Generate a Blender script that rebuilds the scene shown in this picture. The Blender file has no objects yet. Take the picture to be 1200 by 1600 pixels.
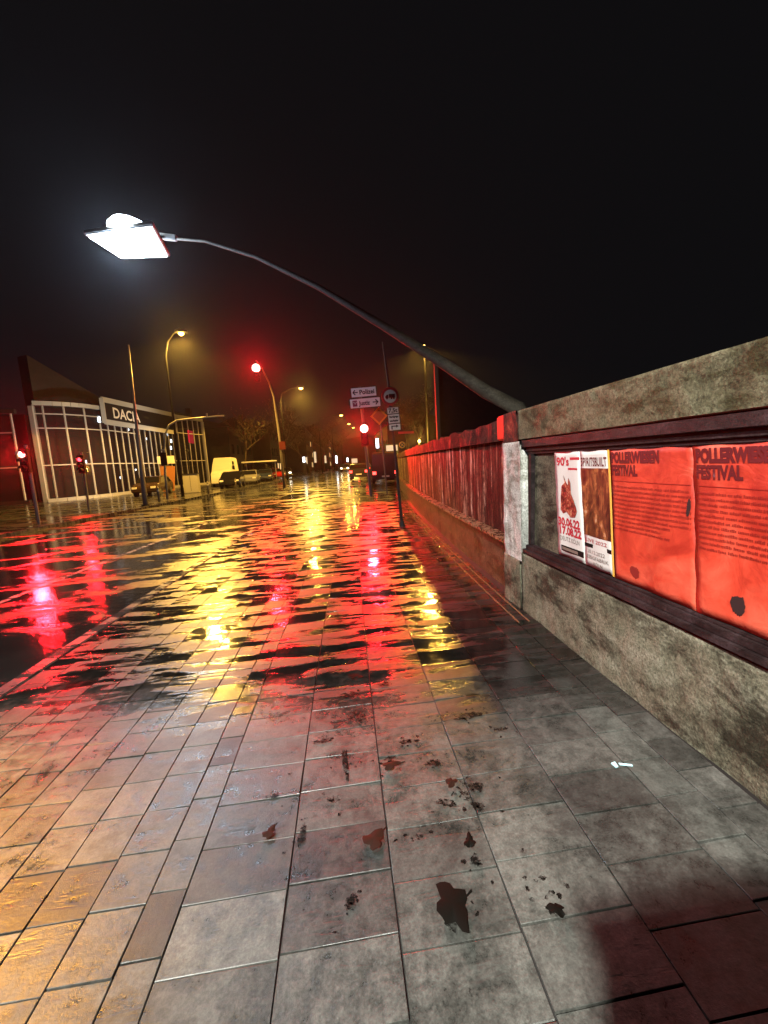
import bpy, bmesh, math, random
from mathutils import Vector, Matrix
random.seed(7)
R = math.radians
S = bpy.context.scene
C = S.collection

# ------------------------------------------------------------ camera
EYE = 1.55
F, CX, CY = 620.0, 600.0, 800.0            # focal length and centre for a 1200x1600 picture
d = Vector((-70/F, 75/F, -1)).normalized()  # where the street's direction (+Y) is seen
e = Vector((1, .06, 0)).normalized()        # the phone was held slightly rolled
U = d.cross(e).normalized()
if U.y < 0: U = -U
X = d.cross(U)
M3 = Matrix((X, d, U))
cam = bpy.data.cameras.new('camera'); co = bpy.data.objects.new('camera', cam); C.objects.link(co)
cam.sensor_fit = 'VERTICAL'; cam.sensor_height = 36; cam.lens = 36*F/1600
cam.clip_start = .05; cam.clip_end = 1500
co.matrix_world = Matrix.Translation((0, 0, EYE)) @ M3.to_4x4()
S.camera = co

# ------------------------------------------------------------ night sky
w = bpy.data.worlds.new('World'); S.world = w; w.use_nodes = True
wn = w.node_tree; bgn = wn.nodes['Background']
bgn.inputs[0].default_value = (.8, .78, .9, 1); bgn.inputs[1].default_value = .005
S.view_settings.view_transform = 'Standard'; S.view_settings.look = 'None'
S.view_settings.exposure = 0; S.view_settings.gamma = 1
S.render.engine = 'CYCLES'
cy = S.cycles
cy.use_denoising = True; cy.max_bounces = 5; cy.diffuse_bounces = 0; cy.glossy_bounces = 3
cy.transmission_bounces = 4; cy.transparent_max_bounces = 8; cy.volume_bounces = 0
cy.sample_clamp_indirect = 4; cy.sample_clamp_direct = 0; cy.caustics_reflective = False; cy.caustics_refractive = False
cy.use_adaptive_sampling = False; cy.blur_glossy = .3

def bend(y):                                # the street curves gently to the right
    if y < 0: return 0
    return .0035*y*y if y < 15 else .7875 + .105*(y-15)

# ------------------------------------------------------------ lamps
def point(name, loc, power, col, r=.12):
    l = bpy.data.lights.new(name, 'POINT'); l.energy = power; l.color = col; l.shadow_soft_size = r
    o = bpy.data.objects.new(name, l); o.location = loc; C.objects.link(o); return o
def spot(name, loc, aim, power, col, ang, blend=.5, r=.15):
    l = bpy.data.lights.new(name, 'SPOT'); l.energy = power; l.color = col; l.shadow_soft_size = r
    l.spot_size = R(ang); l.spot_blend = blend
    o = bpy.data.objects.new(name, l); o.location = loc; C.objects.link(o)
    o.rotation_euler = (Vector(aim)-Vector(loc)).to_track_quat('-Z', 'Y').to_euler(); return o
SOD = (1, .53, .075)
REDC = (1, .006, .012)

# ------------------------------------------------------------ materials
def mat(name, base=(.3,.3,.3), rough=.6, metal=0, emit=None, es=0, alpha=1, spec=.5):
    m = bpy.data.materials.new(name); m.use_nodes = True
    b = m.node_tree.nodes['Principled BSDF']
    b.inputs['Base Color'].default_value = (*base, 1); b.inputs['Roughness'].default_value = rough
    b.inputs['Metallic'].default_value = metal; b.inputs['Alpha'].default_value = alpha
    b.inputs['Specular IOR Level'].default_value = spec
    if emit: b.inputs['Emission Color'].default_value = (*emit, 1); b.inputs['Emission Strength'].default_value = es
    return m
class G:                                     # small node helper
    def __init__(s, m): s.m = m; s.t = m.node_tree; s.b = s.t.nodes['Principled BSDF']; s.tc = s.n('ShaderNodeTexCoord')
    def n(s, k, **kw):
        x = s.t.nodes.new(k)
        for a, v in kw.items(): setattr(x, a, v)
        return x
    def l(s, a, b): s.t.links.new(a, b)
    def map(s, scale=(1,1,1), loc=(0,0,0), rot=(0,0,0)):
        x = s.n('ShaderNodeMapping'); x.inputs['Scale'].default_value = scale; x.inputs['Location'].default_value = loc
        x.inputs['Rotation'].default_value = rot
        s.l(s.tc.outputs['Object'], x.inputs['Vector']); return x.outputs[0]
    def noise(s, scale=1, detail=4, rough=.55, vec=None, dist=0):
        x = s.n('ShaderNodeTexNoise'); x.inputs['Scale'].default_value = scale; x.inputs['Detail'].default_value = detail
        x.inputs['Roughness'].default_value = rough; x.inputs['Distortion'].default_value = dist
        s.l(vec if vec is not None else s.tc.outputs['Object'], x.inputs['Vector']); return x.outputs['Fac']
    def ramp(s, fac, stops, interp='LINEAR'):
        x = s.n('ShaderNodeValToRGB'); cr = x.color_ramp; cr.interpolation = interp
        while len(cr.elements) < len(stops): cr.elements.new(.5)
        for el, (p, c) in zip(cr.elements, stops):
            el.position = p; el.color = (*(c if isinstance(c, tuple) else (c, c, c)), 1)
        s.l(fac, x.inputs[0]); return x.outputs[0]
    def mix(s, f, a, b, mode='MIX'):
        x = s.n('ShaderNodeMix', data_type='RGBA', blend_type=mode)
        for i, v in ((0, f), (6, a), (7, b)):
            if isinstance(v, (int, float)): x.inputs[i].default_value = v if i == 0 else (v, v, v, 1)
            elif isinstance(v, tuple): x.inputs[i].default_value = (*v, 1)
            else: s.l(v, x.inputs[i])
        return x.outputs[2]
    def math(s, op, a, b=0):
        x = s.n('ShaderNodeMath', operation=op)
        for i, v in enumerate((a, b)):
            if isinstance(v, (int, float)): x.inputs[i].default_value = v
            else: s.l(v, x.inputs[i])
        return x.outputs[0]
    def bump(s, h, strength=.3, dist=.01, normal=None):
        x = s.n('ShaderNodeBump'); x.inputs['Strength'].default_value = strength; x.inputs['Distance'].default_value = dist
        s.l(h, x.inputs['Height'])
        if normal is not None: s.l(normal, x.inputs['Normal'])
        return x.outputs[0]
    def set(s, k, v):
        if hasattr(v, 'is_output'): s.l(v, s.b.inputs[k])
        else: s.b.inputs[k].default_value = v

def wet_stone(name, c1, c2, patch=(1.5, 5, 1), lo=.07, hi=.36, bump=.35, thr=(.44, .56), attr=False, bd=.004, sweep=0):
    m = mat(name); g = G(m)
    big = g.noise(2.2, 5, .65); fine = g.noise(95, 4, .8)
    mott = g.noise(16, 8, .8, dist=.1)
    col = g.ramp(g.math('ADD', g.math('MULTIPLY', big, .6), g.math('MULTIPLY', mott, .4)), [(.3, c1), (.68, c2)])
    col = g.mix(.5, col, g.ramp(fine, [(.35, .25), (.65, 1.1)]), 'MULTIPLY')
    if attr:
        a = g.n('ShaderNodeAttribute'); a.attribute_name = 'tone'
        col = g.mix(1, col, a.outputs['Color'], 'MULTIPLY')
    wv = g.noise(1, 5, .66, vec=g.map(patch), dist=.5)
    if attr: wv = g.math('ADD', wv, g.math('MULTIPLY', g.math('SUBTRACT', a.outputs['Alpha'], .5), .10))
    if sweep: wv = g.math('ADD', wv, g.math('MULTIPLY', g.math('SUBTRACT', g.noise(1, 3, .5, vec=g.map((.22, .5, 1), (3, 1, 0))), .5), sweep*2))
    wet = g.ramp(wv, [(thr[0], 0.0), (thr[1], 1.0)])
    if attr:                                 # lamp pool's edge put into slab colour: near lighter and drier, beyond darker, soaked
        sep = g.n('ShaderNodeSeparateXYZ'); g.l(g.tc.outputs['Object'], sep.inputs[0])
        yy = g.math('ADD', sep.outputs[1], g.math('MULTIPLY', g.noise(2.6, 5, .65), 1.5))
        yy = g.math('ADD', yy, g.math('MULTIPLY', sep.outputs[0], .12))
        lit_dry = g.ramp(g.math('MULTIPLY', yy, .2), [(.58, 1.0), (.72, 0.0)])
        col = g.mix(1, col, g.mix(lit_dry, (.20, .20, .20), (1., 1., 1.)), 'MULTIPLY')
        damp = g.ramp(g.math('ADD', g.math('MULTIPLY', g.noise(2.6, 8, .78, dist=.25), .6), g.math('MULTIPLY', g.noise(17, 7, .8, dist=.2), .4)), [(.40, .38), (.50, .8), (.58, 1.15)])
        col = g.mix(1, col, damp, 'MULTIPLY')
        wet = g.math('MAXIMUM', wet, g.math('MULTIPLY', lit_dry, damp))
    g.set('Roughness', g.math('ADD', g.math('MULTIPLY', wet, hi-lo), lo))
    dark = g.ramp(wet, [(0, .62), (1, 1.0)])
    g.set('Base Color', g.mix(1, col, dark, 'MULTIPLY'))
    h = g.math('ADD', g.math('MULTIPLY', g.noise(90, 3, .7), .5), g.math('MULTIPLY', g.noise(1, 3, .6, vec=g.map((5, 14, 5))), 1.6))
    g.set('Normal', g.bump(g.math('MULTIPLY', h, g.math('ADD', g.math('MULTIPLY', wet, .7), .3)), bump, bd))
    g.set('Specular IOR Level', .6)
    return m

M = {}
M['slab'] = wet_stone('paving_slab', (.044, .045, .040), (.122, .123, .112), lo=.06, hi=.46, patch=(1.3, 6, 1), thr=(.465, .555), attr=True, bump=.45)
M['joint'] = mat('joint_sand', (.012, .011, .01), .6)
M['asphalt'] = wet_stone('wet_asphalt', (.012, .012, .012), (.035, .034, .032), patch=(.55, 1.3, 1), lo=.07, hi=.44, bump=.6, bd=.006, thr=(.49, .58), sweep=.16)
M['kerb'] = wet_stone('granite_kerb', (.035, .033, .03), (.09, .086, .08), lo=.12, hi=.4)
M['paint'] = wet_stone('worn_road_paint', (.16, .155, .14), (.42, .40, .36), lo=.15, hi=.45, bump=.5)
g = G(M['paint']); g.set('Alpha', g.ramp(g.noise(9, 6, .8), [(.42, .0), (.52, 1.0)]))
M['ground'] = mat('ground_dark', (.03, .028, .025), .7)
M['metal'] = mat('galvanised', (.35, .34, .33), .38, .7)
M['mastm'] = mat('painted_mast', (.16, .145, .13), .5)
M['dark'] = mat('dark_metal', (.015, .015, .015), .5, spec=.2)
M['black'] = mat('black_paint', (.006, .006, .006), .6, spec=.12)
M['white'] = mat('sign_white', (.82, .80, .76), .45)
M['sred'] = mat('sign_red', (.5, .02, .02), .45)
M['sblue'] = mat('sign_wine', (.25, .01, .05), .45)
M['syel'] = mat('sign_yellow', (.75, .36, .03), .45)
M['cream'] = mat('cream_frame', (.36, .345, .31), .45)
M['paper'] = mat('paper_white', (.6, .59, .56), .6)
M['glass'] = mat('shop_glass', (.012, .012, .014), .04, 0, alpha=.45)
M['inside'] = mat('showroom_wall', (.014, .009, .008), .9, spec=.1)
M['carwin'] = mat('car_glass', (.01, .01, .012), .05)
M['tyre'] = mat('rubber', (.012, .012, .012), .8)
M['rim'] = mat('alloy', (.4, .4, .42), .3, .9)

def concrete(name, c1, c2, c3, stain, sc=2.3, bump=.8, bd=.02, streak=0, rough=.75, lo=(.38, .62)):
    m = mat(name, rough=rough, spec=.2); g = G(m)
    a = g.noise(sc, 8, .75, dist=.25); b = g.noise(sc*5, 7, .78, dist=.1); f = g.noise(70, 3, .75)
    c_ = g.noise(sc*17, 5, .8); k = g.math('ADD', g.math('MULTIPLY', a, .45), g.math('ADD', g.math('MULTIPLY', b, .3), g.math('MULTIPLY', c_, .25)))
    col = g.ramp(k, [(lo[0], c1), (.5, c2), (lo[1], c3)])
    st = g.ramp(g.noise(1, 6, .7, vec=g.map((sc*.8, sc*.8, sc*1.7), (4, 2, 7)), dist=.3), [(.40, 0.0), (.52, 1.0)])
    col = g.mix(1, col, g.mix(st, stain, (1., 1., 1.)), 'MULTIPLY')
    col = g.mix(.75, col, g.ramp(f, [(.32, .25), (.6, 1.1)]), 'MULTIPLY')
    vo = g.n('ShaderNodeTexVoronoi'); vo.inputs['Scale'].default_value = sc*9; g.l(g.tc.outputs['Object'], vo.inputs['Vector'])
    chip = g.ramp(g.math('ADD', vo.outputs['Distance'], g.math('MULTIPLY', c_, .5)), [(.34, .3), (.42, 1.0)]); col = g.mix(.6, col, chip, 'MULTIPLY')
    if streak:
        s2 = g.ramp(g.noise(1, 4, .6, vec=g.map((5, 5, .5))), [(.42, .35), (.6, 1.0)])
        col = g.mix(streak, col, s2, 'MULTIPLY')
    g.set('Base Color', col)
    h = g.math('ADD', g.math('MULTIPLY', b, 1.0), g.math('MULTIPLY', f, .35))
    g.set('Normal', g.bump(g.math('ADD', h, a), bump, bd))
    return m
M['conc'] = concrete('stained_concrete', (.06, .058, .036), (.19, .182, .125), (.36, .345, .26), (.20, .19, .17))
M['conc2'] = concrete('mossy_concrete', (.045, .042, .022), (.12, .112, .065), (.22, .20, .13), (.35, .33, .22), sc=2.6)
M['panel'] = concrete('panel_backing', (.03, .027, .02), (.10, .09, .06), (.22, .19, .13), (.25, .22, .2), sc=4)
M['pil'] = concrete('limewashed_plaster', (.5, .5, .44), (.75, .75, .69), (.88, .88, .84), (.5, .5, .46), sc=4, streak=.5)
M['frame'] = concrete('rusty_dark_frame', (.010, .007, .007), (.028, .018, .018), (.06, .04, .045), (.4, .4, .4), sc=6, rough=.6, bump=.3)
M['bldg'] = concrete('dark_render', (.01, .006, .004), (.02, .011, .008), (.03, .018, .012), (.8, .8, .8), sc=1, bump=.2)
M['far'] = concrete('far_facade', (.015, .012, .01), (.03, .025, .02), (.05, .04, .03), (.8, .8, .8), sc=.5, bump=.1)
M['fin'] = concrete('fin_render', (.022, .017, .014), (.03, .023, .019), (.04, .03, .025), (.85, .85, .85), sc=.6, bump=.1)

# wall further on: brown boards streaked with pale runs
m = mat('streaked_wall', rough=.75, spec=.15); g = G(m)
s1 = g.noise(1, 5, .6, vec=g.map((3, 3.4, .28)), dist=.5)
s2 = g.noise(1, 4, .7, vec=g.map((9, 11, 1.2)), dist=.8)
col = g.ramp(g.math('ADD', g.math('MULTIPLY', s1, .62), g.math('MULTIPLY', s2, .38)),
             [(.42, (.02, .008, .005)), (.51, (.07, .028, .018)), (.56, (.28, .18, .12)), (.62, (.75, .66, .55))])
gr = g.noise(1, 7, .8, vec=g.map((4, 5, 3)))
col = g.mix(1, col, g.ramp(gr, [(.42, .08), (.58, 1.0)]), 'MULTIPLY')
g.set('Base Color', col); g.set('Normal', g.bump(gr, .7, .03)); M['streak'] = m
m = mat('red_coping', rough=.8, spec=.12); g = G(m)
a = g.noise(3.5, 6, .7, dist=.8)
g.set('Base Color', g.ramp(a, [(.42, (.012, .007, .006)), (.53, (.05, .02, .016)), (.62, (.16, .03, .02)), (.72, (.4, .2, .12))]))
g.set('Normal', g.bump(g.noise(18, 5, .7), .8, .02)); M['coping'] = m
M['redlit'] = mat('red_lit_coping', (.62, .03, .02), .4)  # red signal light on the coping end, put into the colour
m = mat('wet_ledge', rough=.18); g = G(m)
a = g.noise(14, 4, .7)
g.set('Base Color', g.ramp(a, [(.4, (.05, .025, .015)), (.65, (.3, .17, .09))])); g.set('Roughness', g.ramp(a, [(.4, .12), (.6, .5)]))
g.set('Normal', g.bump(g.noise(26, 4, .7), .9, .02)); M['ledge'] = m
M['plinth'] = concrete('wet_plinth', (.03, .02, .013), (.08, .05, .03), (.15, .10, .06), (.4, .35, .3), sc=3, rough=.4)

# posters
m = mat('red_poster', rough=.5); g = G(m)
a = g.noise(2.6, 5, .6, dist=.7); b = g.noise(1, 4, .6, vec=g.map((1.5, 3, 1.6), (0, 3, 0)))
col = g.ramp(a, [(.35, (.36, .022, .010)), (.50, (.58, .052, .024)), (.66, (.66, .11, .06))])
col = g.mix(g.ramp(b, [(.52, 0.0), (.70, .55)]), col, (.26, .012, .008))
g.set('Base Color', col); g.set('Normal', g.bump(g.noise(6, 5, .6, dist=2.2), .3, .02)); M['rposter'] = m
M['rink'] = mat('maroon_ink', (.085, .006, .008), .5)
M['rink2'] = mat('faded_ink', (.24, .014, .010), .5)
M['redink'] = mat('red_ink', (.42, .012, .03), .5)
M['greyink'] = mat('grey_ink', (.16, .13, .11), .5)
m = mat('photo_print', rough=.4); g = G(m)
a = g.noise(1, 5, .65, vec=g.map((8, 9, 3.5), (1, 0, 2)), dist=1.5)
g.set('Base Color', g.ramp(a, [(.38, (.025, .008, .005)), (.52, (.12, .035, .015)), (.60, (.35, .12, .04)), (.70, (.65, .48, .35))])); M['photo'] = m
m = mat('figure_print', rough=.4); g = G(m)
a = g.noise(26, 5, .7, dist=1)
g.set('Base Color', g.ramp(a, [(.40, (.03, .008, .008)), (.52, (.28, .02, .02)), (.64, (.55, .25, .14))])); M['figure'] = m
M['gold'] = mat('poster_edge', (.8, .45, .08), .35)

def emi(name, col, s):
    m = bpy.data.materials.new(name); m.use_nodes = True; t = m.node_tree; t.nodes.clear()
    o = t.nodes.new('ShaderNodeOutputMaterial'); x = t.nodes.new('ShaderNodeEmission')
    x.inputs[0].default_value = (*col, 1); x.inputs[1].default_value = s; t.links.new(x.outputs[0], o.inputs[0]); return m
M['led'] = emi('led_panel', (.82, .93, 1), 30)
M['sodium'] = emi('sodium_bulb', (1, .60, .13), 14)
M['redlens'] = emi('red_lens', (1, .30, .24), 13)
M['redglow'] = emi('small_red_lens', (1, .05, .08), 6)
M['tail'] = emi('tail_lens', (1, .04, .03), 9)
M['head'] = emi('head_lens', (1, .92, .75), 14)
M['warmwin'] = emi('lit_window', (1, .62, .25), 1.3)
M['coolwin'] = emi('cool_lamp', (.8, .9, 1), 6)
M['signlit'] = emi('lit_sign', (1, .72, .4), .9)

# ------------------------------------------------------------ mesh helpers
class MB:
    def __init__(s): s.v = []; s.f = []
    def add(s, vs, fs):
        k = len(s.v); s.v += [tuple(v) for v in vs]; s.f += [tuple(i+k for i in f) for f in fs]; return s
    def box(s, a, b):
        x0, y0, z0 = a; x1, y1, z1 = b
        return s.add([(x0,y0,z0),(x1,y0,z0),(x1,y1,z0),(x0,y1,z0),(x0,y0,z1),(x1,y0,z1),(x1,y1,z1),(x0,y1,z1)],
                     [(0,3,2,1),(4,5,6,7),(0,1,5,4),(1,2,6,5),(2,3,7,6),(3,0,4,7)])
    def bar(s, p, q, w, h=None, up=(0,0,1)):
        p = Vector(p); q = Vector(q); h = h or w; dd = (q-p).normalized(); u = Vector(up)
        if abs(dd.dot(u)) > .95: u = Vector((0,1,0))
        sd = dd.cross(u).normalized()*w/2; u = sd.cross(dd).normalized()*h/2
        vs = [p-sd-u, p+sd-u, p+sd+u, p-sd+u, q-sd-u, q+sd-u, q+sd+u, q-sd+u]
        return s.add(vs, [(0,1,2,3),(7,6,5,4),(0,4,5,1),(1,5,6,2),(2,6,7,3),(3,7,4,0)])
    def tube(s, pts, rs, n=10):
        pts = [Vector(p) for p in pts]
        if not isinstance(rs, (list, tuple)): rs = [rs]*len(pts)
        rings = []
        for i, p in enumerate(pts):
            t = (pts[min(i+1, len(pts)-1)]-pts[max(i-1, 0)]).normalized()
            u = Vector((0,0,1)) if abs(t.z) < .9 else Vector((0,1,0))
            a = t.cross(u).normalized(); b = a.cross(t).normalized()
            rings.append([p+(a*math.cos(2*math.pi*k/n)+b*math.sin(2*math.pi*k/n))*rs[i] for k in range(n)])
        vs = [v for r_ in rings for v in r_]; fs = []
        for i in range(len(pts)-1):
            for k in range(n):
                fs.append((i*n+k, i*n+(k+1)%n, (i+1)*n+(k+1)%n, (i+1)*n+k))
        fs.append(tuple(range(n-1, -1, -1))); fs.append(tuple((len(pts)-1)*n+k for k in range(n)))
        return s.add(vs, fs)
    def disc(s, c, r, nrm, th=.01, n=24, r2=None):
        c = Vector(c); nn = Vector(nrm).normalized()
        return s.tube([c-nn*th/2, c+nn*th/2], [r, r2 or r], n)
    def prism(s, poly, off):                 # polygon of 3-d points pushed along off
        n = len(poly); off = Vector(off); vs = [Vector(p) for p in poly]; vs += [v+off for v in vs]
        fs = [tuple(range(n)), tuple(range(2*n-1, n-1, -1))]+[(i, i+n, (i+1)%n+n, (i+1)%n) for i in range(n)]
        return s.add(vs, fs)
    def build(s, name, m, parent=None, smooth=False, bevel=0):
        me = bpy.data.meshes.new(name); me.from_pydata(s.v, [], s.f); me.validate()
        bm = bmesh.new(); bm.from_mesh(me); bmesh.ops.recalc_face_normals(bm, faces=bm.faces)
        if bevel: bmesh.ops.bevel(bm, geom=list(bm.edges), offset=bevel, segments=2, affect='EDGES', clamp_overlap=True)
        bm.to_mesh(me); bm.free()
        if m: me.materials.append(m)
        if smooth:
            for p in me.polygons: p.use_smooth = True
        o = bpy.data.objects.new(name, me); C.objects.link(o)
        if parent:
            o.parent = parent; o.matrix_parent_inverse = Matrix.Translation(-parent.location) if parent.type == 'EMPTY' and parent.parent is None else Matrix()
        return o
def tag(o, label=None, cat=None, group=None, kind=None):
    if label: o['label'] = label
    if cat: o['category'] = cat
    if group: o['group'] = group
    if kind: o['kind'] = kind
    return o
def thing(name, label, cat, loc=(0,0,0), group=None):
    o = bpy.data.objects.new(name, None); o.location = loc; C.objects.link(o); o.empty_display_size = .1
    return tag(o, label, cat, group)
def struct(o): o['kind'] = 'structure'; return o
# parts are modelled in world coordinates; their thing's Empty stands at its base

def lettering(text, origin, right, up, size, m, parent, name='lettering', width=None, bold=0, align='LEFT', warp=None):
    cu = bpy.data.curves.new('tmp', 'FONT'); cu.body = text; cu.size = size; cu.align_x = align; cu.offset = bold; cu.extrude = 0
    cu.resolution_u = 3
    to = bpy.data.objects.new('tmp', cu); C.objects.link(to)
    dg = bpy.context.evaluated_depsgraph_get(); me = bpy.data.meshes.new_from_object(to.evaluated_get(dg))
    C.objects.unlink(to); bpy.data.objects.remove(to)
    xs = [v.co.x for v in me.vertices]; k = 1
    if width and xs: k = width/(max(xs)-min(xs))
    R_, U_, O_ = Vector(right).normalized(), Vector(up).normalized(), Vector(origin)
    for v in me.vertices:
        v.co = O_+R_*(v.co.x*k)+U_*v.co.y
        if warp: v.co = warp(v.co)
    me.materials.clear(); me.materials.append(m)
    o = bpy.data.objects.new(name, me); C.objects.link(o)
    if parent:
        o.parent = parent
        if parent.parent is None and parent.type == 'EMPTY': o.matrix_parent_inverse = Matrix.Translation(-parent.location)
    return o

# ------------------------------------------------------------ ground, road, pavement
MB().add([(-500,-60,-.16),(500,-60,-.16),(500,900,-.16),(-500,900,-.16)], [(0,1,2,3)]).build('ground', M['ground'])['kind'] = 'structure'
ys = [-12, -6, 0] + [2*i for i in range(1, 16)] + [36, 45, 60, 80, 110, 150, 220, 320]
def strip(x0, x1, z, y0=-12, y1=320, th=0):
    yy = [y0]+[y for y in ys if y0 < y < y1]+[y1]; m_ = MB(); vs = []; fs = []
    for y in yy: vs += [(x0+bend(y), y, z), (x1+bend(y), y, z)]
    for i in range(len(yy)-1): fs.append((2*i, 2*i+1, 2*i+3, 2*i+2))
    m_.add(vs, fs)
    if th:
        vs = []; fs = []
        for y in yy: vs += [(x0+bend(y), y, z-th), (x1+bend(y), y, z-th)]
        n = len(yy); k = 2*n
        for i in range(n-1):
            fs += [(2*i, 2*i+2, 2*i+2+k, 2*i+k), (2*i+1, 2*i+1+k, 2*i+3+k, 2*i+3)]
        m_.v += vs; m_.f += fs+[(0, k, k+1, 1), (2*n-2, 2*n-1, 4*n-1, 4*n-2)]
    return m_
struct(strip(-16, 14, -.10).build('road', M['asphalt']))
struct(strip(-40, -11.35, .0, th=.15).build('far_pavement', wet_stone('far_paving', (.03, .028, .025), (.08, .075, .07), patch=(.7, 1.5, 1))))
struct(strip(-11.35, -11.2, .012, th=.16).build('far_kerb', M['kerb']))
# worn painted lines
lines = MB()
for x0, x1, a, b in ((-5.06, -4.94, 3, 26), (-5.06, -4.94, 34, 90), (-9.75, -9.63, 6, 17), (-7.6, -7.5, 24, 110), (-2.2, -2.1, 26, 90)):
    q = strip(x0, x1, -.095, a, b); lines.add(q.v, q.f)
struct(lines.build('road_marking', M['paint']))
# kerb: separate granite stones
kb = MB(); y = -6
while y < 18.6:
    L = .98; a, b = bend(y), bend(y+L); dz = random.uniform(-.004, .004)
    vs = [(-2.76+a, y+.006, -.12), (-2.62+a, y+.006, -.12), (-2.62+b, y+L-.006, -.12), (-2.76+b, y+L-.006, -.12)]
    vs += [(v[0]+(.012 if i in (0, 3) else 0), v[1], .008+dz) for i, v in enumerate(vs)]
    kb.add(vs, [(0,3,2,1),(4,5,6,7),(0,1,5,4),(1,2,6,5),(2,3,7,6),(3,0,4,7)]); y += L+.006
struct(kb.build('kerb', M['kerb'], bevel=.008))
struct(strip(-2.62, 2.6, -.012, -12, 18.9, th=.12).build('paving_bed', M['joint']))

# pavement: every slab a tilted block
cols = [-2.61+.1985*i for i in range(11)]
cols = [c for c in cols if c < -.72] + [-.69, -.31, .08, .48, .88, 1.28, 1.49, 1.68]
vs = []; fs = []; tone = []
for ci in range(len(cols)-1):
    x0, x1 = cols[ci], cols[ci+1]; y = -4 - random.random()*.2; Lr = .212 if x1-x0 > .3 else .212
    while y < 18.85:
        L = Lr; gp = .003
        tx, ty, dz = random.gauss(0, .0075), random.gauss(0, .0085), random.gauss(0, .0009)
        a, b = bend(y), bend(y+L); cx_, cy_ = (x0+x1)/2, y+L/2
        t = max(.45, min(1.25, random.gauss(.95, .19)))
        if random.random() < .05: t *= .5
        P = [(x0+gp+a, y+gp), (x1-gp+a, y+gp), (x1-gp+b, y+L-gp), (x0+gp+b, y+L-gp)]
        Q = [(x0+gp+.0012+a, y+gp+.0012), (x1-gp-.0012+a, y+gp+.0012), (x1-gp-.0012+b, y+L-gp-.0012), (x0+gp+.0012+b, y+L-gp-.0012)]
        P = [(p[0]+random.uniform(-.0015, .0015), p[1]+random.uniform(-.0015, .0015)) for p in P]
        Q = [(p[0]+random.uniform(-.0015, .0015), p[1]+random.uniform(-.0015, .0015)) for p in Q]
        def zz(p): return dz+(p[0]-cx_-a)*tx+(p[1]-cy_)*ty
        k = len(vs)
        vs += [(p[0], p[1], -.03) for p in P]+[(p[0], p[1], zz(p)-.0015) for p in P]+[(p[0], p[1], zz(p)) for p in Q]
        F_ = [(0,1,5,4),(1,2,6,5),(2,3,7,6),(3,0,4,7),(4,5,9,8),(5,6,10,9),(6,7,11,10),(7,4,8,11),(8,9,10,11)]
        fs += [tuple(i+k for i in f) for f in F_]; tone += [t]*len(F_)
        y += L
me = bpy.data.meshes.new('pavement'); me.from_pydata(vs, [], fs)
at_ = me.attributes.new('tone', 'FLOAT_COLOR', 'FACE')
for i, t in enumerate(tone): at_.data[i].color = (t, t*.985, t*.96, random.Random(i//9).random())
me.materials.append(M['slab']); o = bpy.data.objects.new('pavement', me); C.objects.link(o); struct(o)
# drainage channel along the wall: two thin steel rails
g2 = MB()
for xx in (1.50, 1.60):
    g2.tube([(xx+bend(yy_), yy_, .004) for yy_ in [3.35+.5*i for i in range(22)]], .008, 6)
tag(g2.build('drain_rail', mat('wet_steel', (.4, .25, .15), .2, .8)), 'pair of thin wet metal drain rails running along the wall foot', 'drain')

# puddles: thin water films with ragged edges
pm = mat('puddle_water', (.007, .006, .005), .2, spec=.7); g = G(pm)
g.set('Normal', g.bump(g.noise(40, 3, .6), .25, .003)); g.set('Alpha', g.ramp(g.noise(38, 6, .75), [(.42, .0), (.56, 1.0)]))
pd = MB()
def blob(cx_, cy_, rx, ry, rot=0, n=110, z=.0065, rag=.3):
    ph = [random.uniform(0, 6.28) for _ in range(5)]; vs = []
    for k in range(n):
        a = 2*math.pi*k/n
        q = 1+rag*(.4*math.sin(2*a+ph[0])+.35*math.sin(3*a+ph[1])+.3*math.sin(5*a+ph[2])+.25*math.sin(9*a+ph[3])+.22*math.sin(17*a+ph[4])+.16*math.sin(31*a+ph[0]))+random.uniform(-.03, .03)
        x, y_ = rx*q*math.cos(a), ry*q*math.sin(a)
        vs.append((cx_+x*math.cos(rot)-y_*math.sin(rot), cy_+x*math.sin(rot)+y_*math.cos(rot), z))
    pd.add(vs, [tuple(range(n))])
pz = [(.0,2.74,.05,.045),(-.05,2.52,.06,.035),(.0,2.28,.045,.05),(.14,1.88,.045,.025,.2),(.37,1.58,.045,.02,-.3),(.46,1.62,.015,.045,.5),
      (.53,1.64,.04,.025),(.50,1.54,.025,.025),(-.14,1.69,.03,.018),(-.27,1.53,.016,.05,-.2),(-.42,1.76,.02,.015),(.2,1.44,.02,.012),(-.07,1.24,.022,.028,.5),
      (-.08,1.9,.016,.10,.05),(.27,2.0,.06,.015),(.37,1.82,.04,.025,.3),(.67,2.15,.11,.025,.1),(.63,1.21,.016,.010),(.61,1.11,.02,.014,.6),(.41,1.31,.018,.025),
      (.28,1.14,.035,.05,.2),(.8,2.0,.04,.014),(.75,2.35,.04,.014),(.95,2.5,.07,.02),(.2,2.6,.05,.03),(.6,2.7,.06,.02),(-.2,2.1,.05,.02)]
for b_ in list(pz):                          # drips and splashes round each
    for _ in range(5): pz.append((b_[0]+random.gauss(0,.05), b_[1]+random.gauss(0,.05), random.uniform(.003,.012), random.uniform(.003,.010), random.uniform(0,3)))
for b_ in pz:
    blob(*b_)
struct(pd.build('puddle', pm))

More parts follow.
